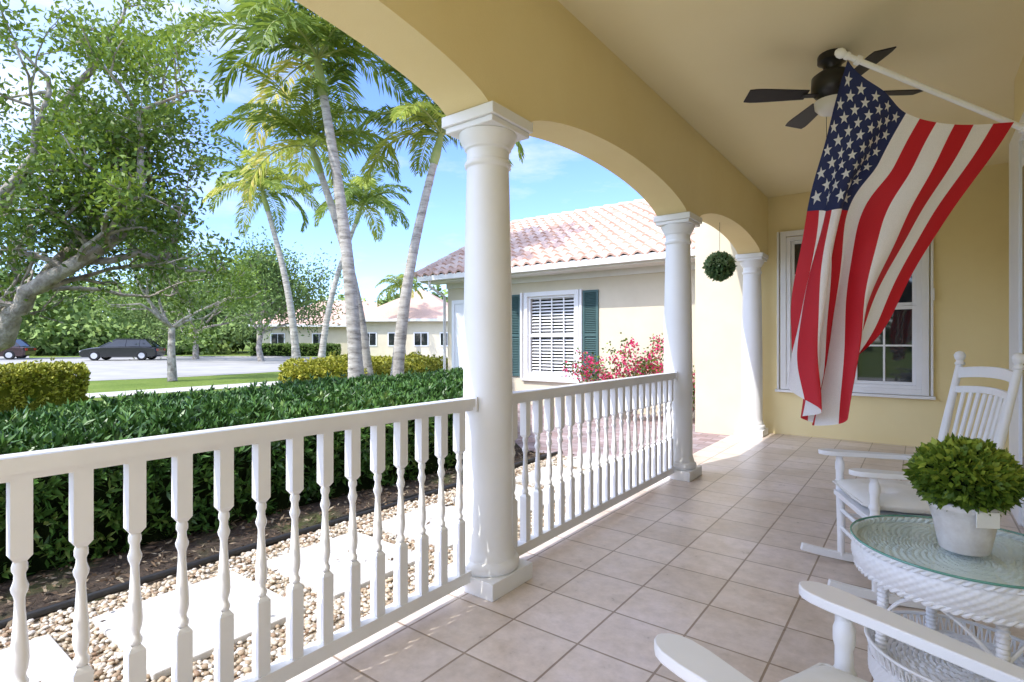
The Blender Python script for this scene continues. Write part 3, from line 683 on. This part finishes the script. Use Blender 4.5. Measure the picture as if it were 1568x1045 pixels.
def bougain(cx,cy,n_,H,sc_):
    bo=empty('bougainvillea',(cx,cy,G)); b=MB(); LC=[];LD=[];BC=[];BD=[]
    for i in range(n_):
        a=random.uniform(0,6.28); s_=random.uniform(.3,1)*sc_; p=Vector((0,0,0)); pts=[p.copy()]; d=Vector((math.cos(a)*.7*s_,math.sin(a)*.35*s_,1)).normalized()
        ln=random.uniform(.65,1.15)*H
        for k_ in range(7):
            p=p+d*ln/7; d=(d+Vector((random.uniform(-.12,.12)+math.cos(a)*.12,random.uniform(-.12,.12),-.05))).normalized(); pts.append(p.copy())
            if k_>1:
                for _ in range(12): LC.append(tuple(p+Vector(rng.normal(0,.06,3)))); LD.append(tuple(rng.normal(size=3)))
            if k_>2 and random.random()<.5:
                for _ in range(18): BC.append(tuple(p+Vector(rng.normal(0,.05,3)))); BD.append(tuple(rng.normal(size=3)))
        b.tube(pts,[.009-.001*j for j in range(8)],'bark',5)
    b.obj('stems',bo); leaves('leaves',LC,LD,.055,.034,'tree',rng.random(len(LC))*.7,bo); leaves('bracts',BC,BD,.05,.042,'boug',rng.random(len(BC)),bo)
bougain(-3.95,8.45,46,1.35,1.1); bougain(-3.0,8.75,22,1.1,.7)

# ---------------- hedges ----------------
def inpoly(P,poly):
    x,y=P[:,0],P[:,1]; r=np.zeros(len(P),bool); n=len(poly)
    for i in range(n):
        x1,y1=poly[i]; x2,y2=poly[(i+1)%n]
        c_=((y1>y)!=(y2>y))&(x<(x2-x1)*(y-y1)/(y2-y1+1e-9)+x1); r^=c_
    return r
def edist(P,poly):
    d=np.full(len(P),9.)
    for i in range(len(poly)):
        a=poly[i]; s_=poly[(i+1)%len(poly)]-a; t_=np.clip(((P-a)@s_)/(s_@s_),0,1); d=np.minimum(d,np.linalg.norm(P-a-t_[:,None]*s_,axis=1))
    return d
def hedge(name,poly,z1,nshoot_top,nshoot_side,mat,L,Wd,per=7,inset=.14,core='darkfill',nz=.35,wb=.035,rnd=.10,rw=.14,stray=.04):
    poly=np.array(poly,float); mn=poly.min(0); mxx=poly.max(0)
    cen=poly.mean(0); Pn=[];Nn=[]
    T_=[]
    while len(T_)<nshoot_top:
        c_=rng.uniform(mn,mxx,(nshoot_top*2,2)); c_=c_[inpoly(c_,poly)]; T_.extend(c_.tolist())
    T_=np.array(T_[:nshoot_top])
    wob=wb*np.sin(T_[:,0]*3.1+1)*np.sin(T_[:,1]*2.3)+wb*.7*np.sin(T_[:,0]*11)*np.sin(T_[:,1]*9)
    ed=edist(T_,poly); hgt=z1+wob-np.abs(rng.normal(0,.04,len(T_)))-rnd*np.exp(-(ed/rw)**1.5)
    st=rng.random(len(T_))<stray; hgt=hgt+st*rng.uniform(.03,.10,len(T_))
    Pn.append(np.stack([T_[:,0],T_[:,1],hgt],1)); Nn.append(np.tile([0,0,1.],(len(T_),1)))
    seg=np.roll(poly,-1,0)-poly; ln=np.linalg.norm(seg,axis=1); area=(np.roll(poly,-1,0)[:,1]*poly[:,0]-np.roll(poly,-1,0)[:,0]*poly[:,1]).sum()
    k_=rng.choice(len(poly),nshoot_side,p=ln/ln.sum()); t_=rng.random(nshoot_side)
    nrm=np.stack([seg[:,1],-seg[:,0]],1)/ln[:,None]*(1 if area>0 else -1)
    bp=poly[k_]+seg[k_]*t_[:,None]; zz=G+(z1-G)*rng.random(nshoot_side)
    dd=-np.abs(rng.normal(0,.05,nshoot_side))+wb*1.8*np.sin(bp[:,1]*6+zz*5)*np.sin(bp[:,1]*2.1+1)-.22*np.clip(.30-zz,0,1)-rnd*np.clip((zz-z1+.2)/.2,0,1)**2
    Pn.append(np.stack([bp[:,0]+nrm[k_,0]*dd,bp[:,1]+nrm[k_,1]*dd,zz],1)); Nn.append(np.concatenate([nrm[k_],np.full((nshoot_side,1),nz)],1))
    P=np.concatenate(Pn); N=norm(np.concatenate(Nn)+rng.normal(0,.35,(len(P),3)))
    C=np.repeat(P,per,0); D=norm(np.repeat(N,per,0)+rdir(len(C))*.95)
    patch=np.repeat(.5+.5*np.sin(P[:,0]*1.7+2)*np.sin(P[:,1]*1.9+P[:,2]*3),per)
    sh=np.repeat(rng.random(len(P)),per); tin=.48*sh+.35*rng.random(len(C))+.25*patch; tin=tin**1.1
    e=empty(name)
    leaves('leaves',C+rng.normal(0,.006,C.shape),D,rng.uniform(.55,1.15,len(C))*L,rng.uniform(.7,1.1,len(C))*Wd,mat,tin,e)
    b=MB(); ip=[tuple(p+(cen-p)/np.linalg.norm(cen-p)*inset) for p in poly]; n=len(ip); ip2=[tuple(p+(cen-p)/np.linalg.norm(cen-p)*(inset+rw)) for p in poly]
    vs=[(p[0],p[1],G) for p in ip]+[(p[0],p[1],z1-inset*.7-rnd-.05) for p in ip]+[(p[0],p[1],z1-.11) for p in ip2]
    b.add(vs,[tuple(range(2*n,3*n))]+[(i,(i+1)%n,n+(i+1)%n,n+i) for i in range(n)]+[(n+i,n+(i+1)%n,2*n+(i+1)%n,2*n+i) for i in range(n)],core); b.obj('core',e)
    return e
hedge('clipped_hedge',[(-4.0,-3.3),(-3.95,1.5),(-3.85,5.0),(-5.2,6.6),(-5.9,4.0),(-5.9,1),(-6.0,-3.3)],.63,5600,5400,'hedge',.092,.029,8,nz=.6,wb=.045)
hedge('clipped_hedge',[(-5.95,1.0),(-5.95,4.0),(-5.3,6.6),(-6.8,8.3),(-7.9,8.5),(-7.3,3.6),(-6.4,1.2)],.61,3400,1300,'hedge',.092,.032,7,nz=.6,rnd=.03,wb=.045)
hedge('golden_hedge',[(-13.3,1.6),(-13.4,3.6),(-14.9,3.9),(-15.0,-.5),(-13.6,-.5)],.74,2600,3000,'gold',.08,.05,6,core='goldcore',rnd=.12,rw=.2)
hedge('golden_hedge',[(-11.2,6.6),(-10.1,7.3),(-9.7,8.6),(-9.8,10.3),(-10.4,11.2),(-11.6,11.0),(-12.8,9.6),(-12.9,8.2),(-12.2,7.0)],.80,3000,2600,'gold',.08,.05,6,core='goldcore',wb=.07,rnd=.28,rw=.5)

# ---------------- trees ----------------
def grow(b,p,d,ln,r,depth,tips,bark,spread=.6,up=.1,k=6):
    pts=[p.copy()]; rad=[r]; n=5
    for i in range(n):
        d=(d+Vector(rng.normal(0,.13,3))+Vector((0,0,up*.3))).normalized(); p=p+d*ln/n; pts.append(p.copy()); rad.append(r*(1-.5*(i+1)/n))
        if depth<=1: tips.append((p.copy(),d.copy()))
    b.tube(pts,rad,bark,k if r>.02 else 4,False)
    if depth==0: return
    nb=random.choice((2,3,3))
    for i in range(nb):
        q_=pts[random.choice((2,3,4,5))] if i else pts[-1]
        nd_=(d+Vector(rng.normal(0,spread,3))+Vector((0,0,up))).normalized()
        grow(b,q_.copy(),nd_,ln*random.uniform(.6,.85),r*.55,depth-1,tips,bark,spread,up,k)
def leafcloud(name,tips,per,sig,L,Wd,mat,parent,lo=0,hi=1,droop=.0):
    P=np.array([tuple(t[0]) for t in tips]); D0=np.array([tuple(t[1]) for t in tips])
    C=np.repeat(P,per,0)+rng.normal(0,sig,(len(P)*per,3)); D=norm(np.repeat(D0,per,0)*.5+rdir(len(C)))
    D[:,2]-=droop
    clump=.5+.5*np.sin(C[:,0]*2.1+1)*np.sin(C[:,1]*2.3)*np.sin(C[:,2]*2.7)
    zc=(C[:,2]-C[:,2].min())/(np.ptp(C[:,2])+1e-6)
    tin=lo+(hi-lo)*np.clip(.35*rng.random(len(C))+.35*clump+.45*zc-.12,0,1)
    return leaves(name,C,D,rng.uniform(.7,1.15,len(C))*L,rng.uniform(.7,1.1,len(C))*Wd,mat,tin,parent)
e=empty('shade_tree'); b=MB(); tips=[]
limbs=[[(-8.9,8.8,-.1),(-8.7,8.6,.5),(-7.5,7.3,.85),(-6.6,7.0,1.3),(-6.15,6.9,1.85),(-5.5,6.9,2.25),(-4.95,7.0,2.75),(-4.7,6.9,3.4)],
       [(-6.15,6.9,1.85),(-5.7,7.2,2.7),(-5.4,7.3,3.5),(-5.7,7.5,4.2)],
       [(-8.7,8.6,.5),(-8.4,8.2,2.0),(-7.4,7.9,3.2),(-6.5,7.7,4.4),(-5.8,7.6,5.2)],
       [(-7.5,7.3,.85),(-7.0,7.0,1.9),(-6.5,6.8,2.9),(-6.0,6.8,3.6),(-5.9,6.9,4.6)],
       [(-8.7,8.6,.5),(-9.4,8.9,2.0),(-9.6,9.4,3.5),(-9.2,9.6,4.6)],
       [(-8.4,8.2,2.0),(-8.2,7.2,3.2),(-8.0,6.8,4.4)],
       [(-5.5,6.9,2.25),(-5.0,7.3,2.4),(-4.5,7.5,2.25),(-4.0,7.6,2.2)],
       [(-7.2,7.6,1.9),(-7.0,8.6,2.1),(-6.4,9.2,2.0),(-5.8,9.4,2.1)],
       [(-6.5,7.7,4.4),(-5.6,8.0,4.5),(-5.0,8.2,4.9)]]
rads=[.17,.08,.13,.085,.12,.08,.05,.05,.05]
for lm,r0 in zip(limbs,rads):
    P0=[Vector(pl(*q_)) for q_ in lm]
    pts=[]
    for i in range(len(P0)-1):
        for s_ in range(4):
            t_=s_/4; g=lambda j: P0[min(max(j,0),len(P0)-1)]
            pts.append(cr1(g(i-1),g(i),g(i+1),g(i+2),t_)+Vector(rng.normal(0,.018,3)))
    pts.append(P0[-1]); n=len(pts)
    b.tube(pts,[r0*(1-.7*i/(n-1)) for i in range(n)],'bark',10,False)
    for i in range(6,n):
        if random.random()<.74:
            d=Vector(rng.normal(0,1,3)); d.z=abs(d.z)*.9+.1; d.normalize()
            grow(b,pts[i].copy(),d,random.uniform(.55,.9),max(.018,r0*.28),2,tips,'bark',.65,.05)
b.obj('trunk_and_limbs',e)
tips=[t for t in tips if t[0].z>2.5 or random.random()<.40]
print('tips',len(tips))
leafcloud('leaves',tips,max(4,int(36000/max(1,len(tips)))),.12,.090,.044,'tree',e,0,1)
def tree(name,x,y,h,cr,nleaf,L,mat,bark='bark',depth=3,lean=(0,0),sig=.3,lo=0,hi=1,fork=.32):
    e=empty(name,(0,0,0)); b=MB(); tips=[]; p=Vector((x,y,G)); hh=h*fork
    top=Vector((x+lean[0],y+lean[1],G+hh))
    b.tube([p,p.lerp(top,.5)+Vector(rng.normal(0,.05,3)),top],[h*.028,h*.022,h*.018],bark,10,False)
    for i in range(5):
        a=i*1.257+random.random(); d=Vector((math.cos(a),math.sin(a),random.uniform(.4,1.3))).normalized()
        grow(b,top.copy(),d,cr*random.uniform(.5,.75),h*.012,depth,tips,bark,.55,.12,5)
    b.obj('trunk',e); leafcloud('leaves',tips,max(1,int(nleaf/len(tips))),sig,L,L*.5,mat,e,lo,hi)
    return e
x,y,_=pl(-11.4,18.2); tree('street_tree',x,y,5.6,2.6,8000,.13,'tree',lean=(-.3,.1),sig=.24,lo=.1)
for (px,d,h,cr) in ((400,36,7.8,4.0),(300,40,8.6,4.4)):
    r_=(px-784)/830*d; x,y,_=pl(r_,d); tree('oak_tree',x,y,h,cr,13000,.26,'bgtree',sig=.6,fork=.24)
def palm(base,top,r0,nf,fl,name='palm_tree',tint=(.15,1)):
    e=empty(name); b=MB(); p0=Vector(base); p1=Vector(top); H=(p1-p0).length
    pts=[];rad=[]; n=90
    for i in range(n+1):
        t=i/n; q_=p0.lerp(p1,t)+Vector((p1.x-p0.x,p1.y-p0.y,0))*(-.18*math.sin(math.pi*t)); pts.append(q_)
        rr=r0*(1.35-.35*min(1,t*6))*(1-.45*t); rad.append(rr*(1+.035*(i%2))*random.uniform(.98,1.03))
    b.tube(pts,rad,'palmbark',12,False)
    dtop=(pts[-1]-pts[-4]).normalized(); cs0=pts[-1]; sh=.13*H
    b.tube([cs0,cs0+dtop*sh*.3,cs0+dtop*sh*.8,cs0+dtop*sh],[r0*.62,r0*.72,r0*.5,r0*.32],'shaft',12,False)
    b.obj('trunk',e)
    b=MB(); C=[];D=[];LL=[];TT=[];WW=[]
    c0=cs0+dtop*sh*.95
    for f in range(nf):
        az=f*2.399+random.uniform(-.2,.2); el0=math.radians(84-78*(f/nf)+random.uniform(-8,8)); Lf=fl*random.uniform(.85,1.1)
        bend=math.radians(random.uniform(70,115)); p=c0.copy(); hx=Vector((math.cos(az),math.sin(az),0)); nS=30; rp=[p.copy()]
        tt=random.uniform(*tint)*(.8 if f<nf*.8 else 1)
        for s_ in range(nS):
            u=(s_+1)/nS; e_=el0-bend*u**1.25; d=hx*math.cos(e_)+Vector((0,0,math.sin(e_))); p=p+d*Lf/nS; rp.append(p.copy())
            if u<.12: continue
            sd=d.cross(Vector((0,0,1)))
            if sd.length<.01: sd=Vector((-hx.y,hx.x,0))
            sd.normalize(); upn=sd.cross(d).normalized()
            ll=fl*.27*math.sin(math.pi*min(1,.22+.74*u))**.6*random.uniform(.85,1.1)
            for sg in (-1,1):
                for dup in (0,.5):
                    dd=(sd*sg*.9+d*(.55+.5*u)+upn*random.uniform(.0,.5)+Vector((0,0,-.15))).normalized(); q0=p-d*(Lf/nS)*dup
                    C.append(tuple(q0)); D.append(tuple(dd)); LL.append(ll*.6); TT.append(tt+random.uniform(-.15,.15)); WW.append(.05)
                    q1=q0+dd*ll*.42; d2=(dd+Vector((0,0,-.75))).normalized()
                    C.append(tuple(q1)); D.append(tuple(d2)); LL.append(ll*.62); TT.append(tt+random.uniform(-.15,.15)); WW.append(.042)
        b.tube(rp,[.022*(1-.8*i/nS) for i in range(nS+1)],'shaft',5,False)
    b.obj('frond_stems',e)
    leaves('fronds',C,D,LL,np.array(WW)*fl/2.3,'palm',np.array(TT),e); return e
palm(pl(-3.13,11,G),pl(-3.82,11,6.2),.15,19,2.8)
palm(pl(-2.48,11.5,G),pl(-1.66,11.5,5.0),.14,13,2.2)
palm(pl(-3.2,12.2,G),pl(-4.3,12.2,5.0),.13,14,2.3)
palm(pl(-8.7,22,G),pl(-9.9,22,6.5),.16,18,2.7)
palm(pl(-7.8,22,G),pl(-6.5,22.5,6.1),.14,16,2.6)
palm(pl(-9.0,45,G),pl(-9.2,45,5.0),.18,14,2.4)

Cs=[];Ts=[]
def blob(x,y,z,rx,rz,n):
    d=rdir(n)*rng.uniform(.45,1,(n,1))**.5; c_=d*np.array([rx,rx,rz])+np.array([x,y,z]); Cs.append(c_)
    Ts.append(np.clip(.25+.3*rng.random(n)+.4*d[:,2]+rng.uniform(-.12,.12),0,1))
for i in range(110):
    px=random.uniform(-500,900); d=random.uniform(58,100); h=random.uniform(6,12.5)
    if 470<px<760: h=random.uniform(5,8)
    x,y,_=pl((px-784)/830*d,d)
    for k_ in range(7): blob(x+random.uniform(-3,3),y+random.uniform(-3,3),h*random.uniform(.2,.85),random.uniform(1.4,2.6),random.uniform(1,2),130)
for i in range(70):
    px=random.uniform(-300,330); d=random.uniform(50,60); x,y,_=pl((px-784)/830*d,d)
    for k_ in range(3): blob(x+random.uniform(-2,2),y+random.uniform(-2,2),random.uniform(.2,2.2),1.6,1.2,120)
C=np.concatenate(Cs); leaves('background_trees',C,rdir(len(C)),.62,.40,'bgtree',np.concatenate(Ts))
Cs=[];Ts=[]
for a in np.linspace(math.radians(150),math.radians(430),46):
    for k_ in range(3): blob(70*math.cos(a)+random.uniform(-4,4),70*math.sin(a)+random.uniform(-4,4),random.uniform(1,6),4.5,3,140)
C=np.concatenate(Cs); leaves('background_trees',C,rdir(len(C)),1.1,.7,'bgtree',np.concatenate(Ts))

def nhouse(name,px,d,w,dep,eave,ridge,rot=0):
    r_=(px-784)/830*d; x,y,_=pl(r_,d,G); e=empty(name,(x,y,G),TH+rot)
    b=MB(); b.box((-w/2,0,0),(w/2,dep,eave),'cream'); b.obj('walls',e)
    b=MB(); o=.6; vs=[(-w/2-o,-o,eave),(w/2+o,-o,eave),(w/2+o,dep+o,eave),(-w/2-o,dep+o,eave),(-w/2+dep/2,dep/2,ridge),(w/2-dep/2,dep/2,ridge)]
    b.add(vs,[(0,1,5,4),(1,2,5),(2,3,4,5),(3,0,4),(3,2,1,0)],'rooftile',False,.30); b.obj('roof',e,usetint=True)
    b=MB(); b.box((-w/2-o,-o-.03,eave-.2),(w/2+o,-o,eave+.02),'purlin')
    for i in range(4):
        xx=-w/2+w*(i+.5)/4
        b.box((xx-.65,-.05,.9),(xx+.65,-.001,2.1),'plaswhite'); b.box((xx-.55,-.07,1.0),(xx-.03,-.051,2.0),'glass'); b.box((xx+.03,-.07,1.0),(xx+.55,-.051,2.0),'glass')
    b.obj('windows_and_fascia',e); return e
nhouse('neighbour_house',520,52,15,10,2.9,5.6,.15)
nhouse('neighbour_house',625,46,9,8.9,3.2,6.2,-.1)
hedge('clipped_hedge',[pl((385-784)/830*47,47)[:2],pl((520-784)/830*49,49)[:2],pl((520-784)/830*50.2,50.2)[:2],pl((385-784)/830*48.2,48.2)[:2]],.9,900,900,'bgtree',.2,.12,5)

def car(px,d,mat,rot):
    x,y,_=pl((px-784)/830*d,d); e=empty('parked_car',(x,y,G+.012),rot)
    b=MB(); body=[(-2.3,.35),(-2.33,.6),(-2.28,.88),(-1.6,.95),(-.7,.97),(.9,.95),(1.6,.88),(2.2,.74),(2.34,.6),(2.36,.35),(2.2,.24),(-2.15,.24)]
    vs=[];n=len(body)
    for yy,s_ in ((-.9,.97),(-.78,1),(.78,1),(.9,.97)):
        for x_,z_ in body: 
            zz=z_ if abs(yy)<.8 else z_-.04*(z_>.8)
            vs.append((x_*s_,yy,zz))
    fs=[tuple(range(n)),tuple(range(3*n,4*n))[::-1]]
    for k_ in range(3):
        for j in range(n): fs.append((k_*n+j,(k_+1)*n+j,(k_+1)*n+(j+1)%n,k_*n+(j+1)%n))
    b.add(vs,fs,mat); b.obj('body',e,bevel=.03)
    b=MB()
    vs=[(-2.0,-.76,.94),(1.15,-.76,.93),(1.15,.76,.93),(-2.0,.76,.94),(-1.5,-.60,1.45),(.2,-.60,1.47),(.2,.60,1.47),(-1.5,.60,1.45)]
    b.add(vs,[(0,1,5,4),(1,2,6,5),(2,3,7,6),(3,0,4,7)],'glass'); b.add([(v[0],v[1],v[2]+.012) for v in vs[4:]],[(0,1,2,3)],mat)
    for sg in (-1,1):
        for (a0,a1) in (((-2.0,.95),(-1.5,1.45)),((-.35,.95),(-.38,1.46)),((1.15,.94),(.2,1.47)),((-1.2,.95),(-1.2,1.46))):
            b.beam((a0[0],sg*.765,a0[1]),(a1[0],sg*.605,a1[1]),.06,.03,mat,up=(0,1,0))
        b.beam((-1.5,sg*.605,1.455),(.2,sg*.605,1.475),.05,.05,mat)
    b.obj('cabin',e,bevel=.01)
    for xx in (-1.42,1.42):
        for sg in (-1,1):
            b=MB(); R=Matrix.Rotation(math.pi/2,4,'X'); b.lathe([(-.11,.2),(-.11,.31),(-.08,.335),(.08,.335),(.11,.31),(.11,.2)],(xx,sg*.82,.335),'tyre',24,R)
            b.lathe([(-.115,.001),(-.115,.2),(.115,.2),(.115,.001)],(xx,sg*.82,.335),'chrome',16,R); b.obj('wheel',e)
    b=MB(); b.box((-2.335,-.8,.65),(-2.27,-.5,.8),'redlamp'); b.box((-2.335,.5,.65),(-2.27,.8,.8),'redlamp'); b.box((2.24,-.82,.55),(2.33,-.5,.68),'globe'); b.box((2.24,.5,.55),(2.33,.82,.68),'globe'); b.obj('lamps',e)
car(190,38,'carblack',TH+math.radians(194)); car(-14,39,'cargrey',TH+math.radians(200))
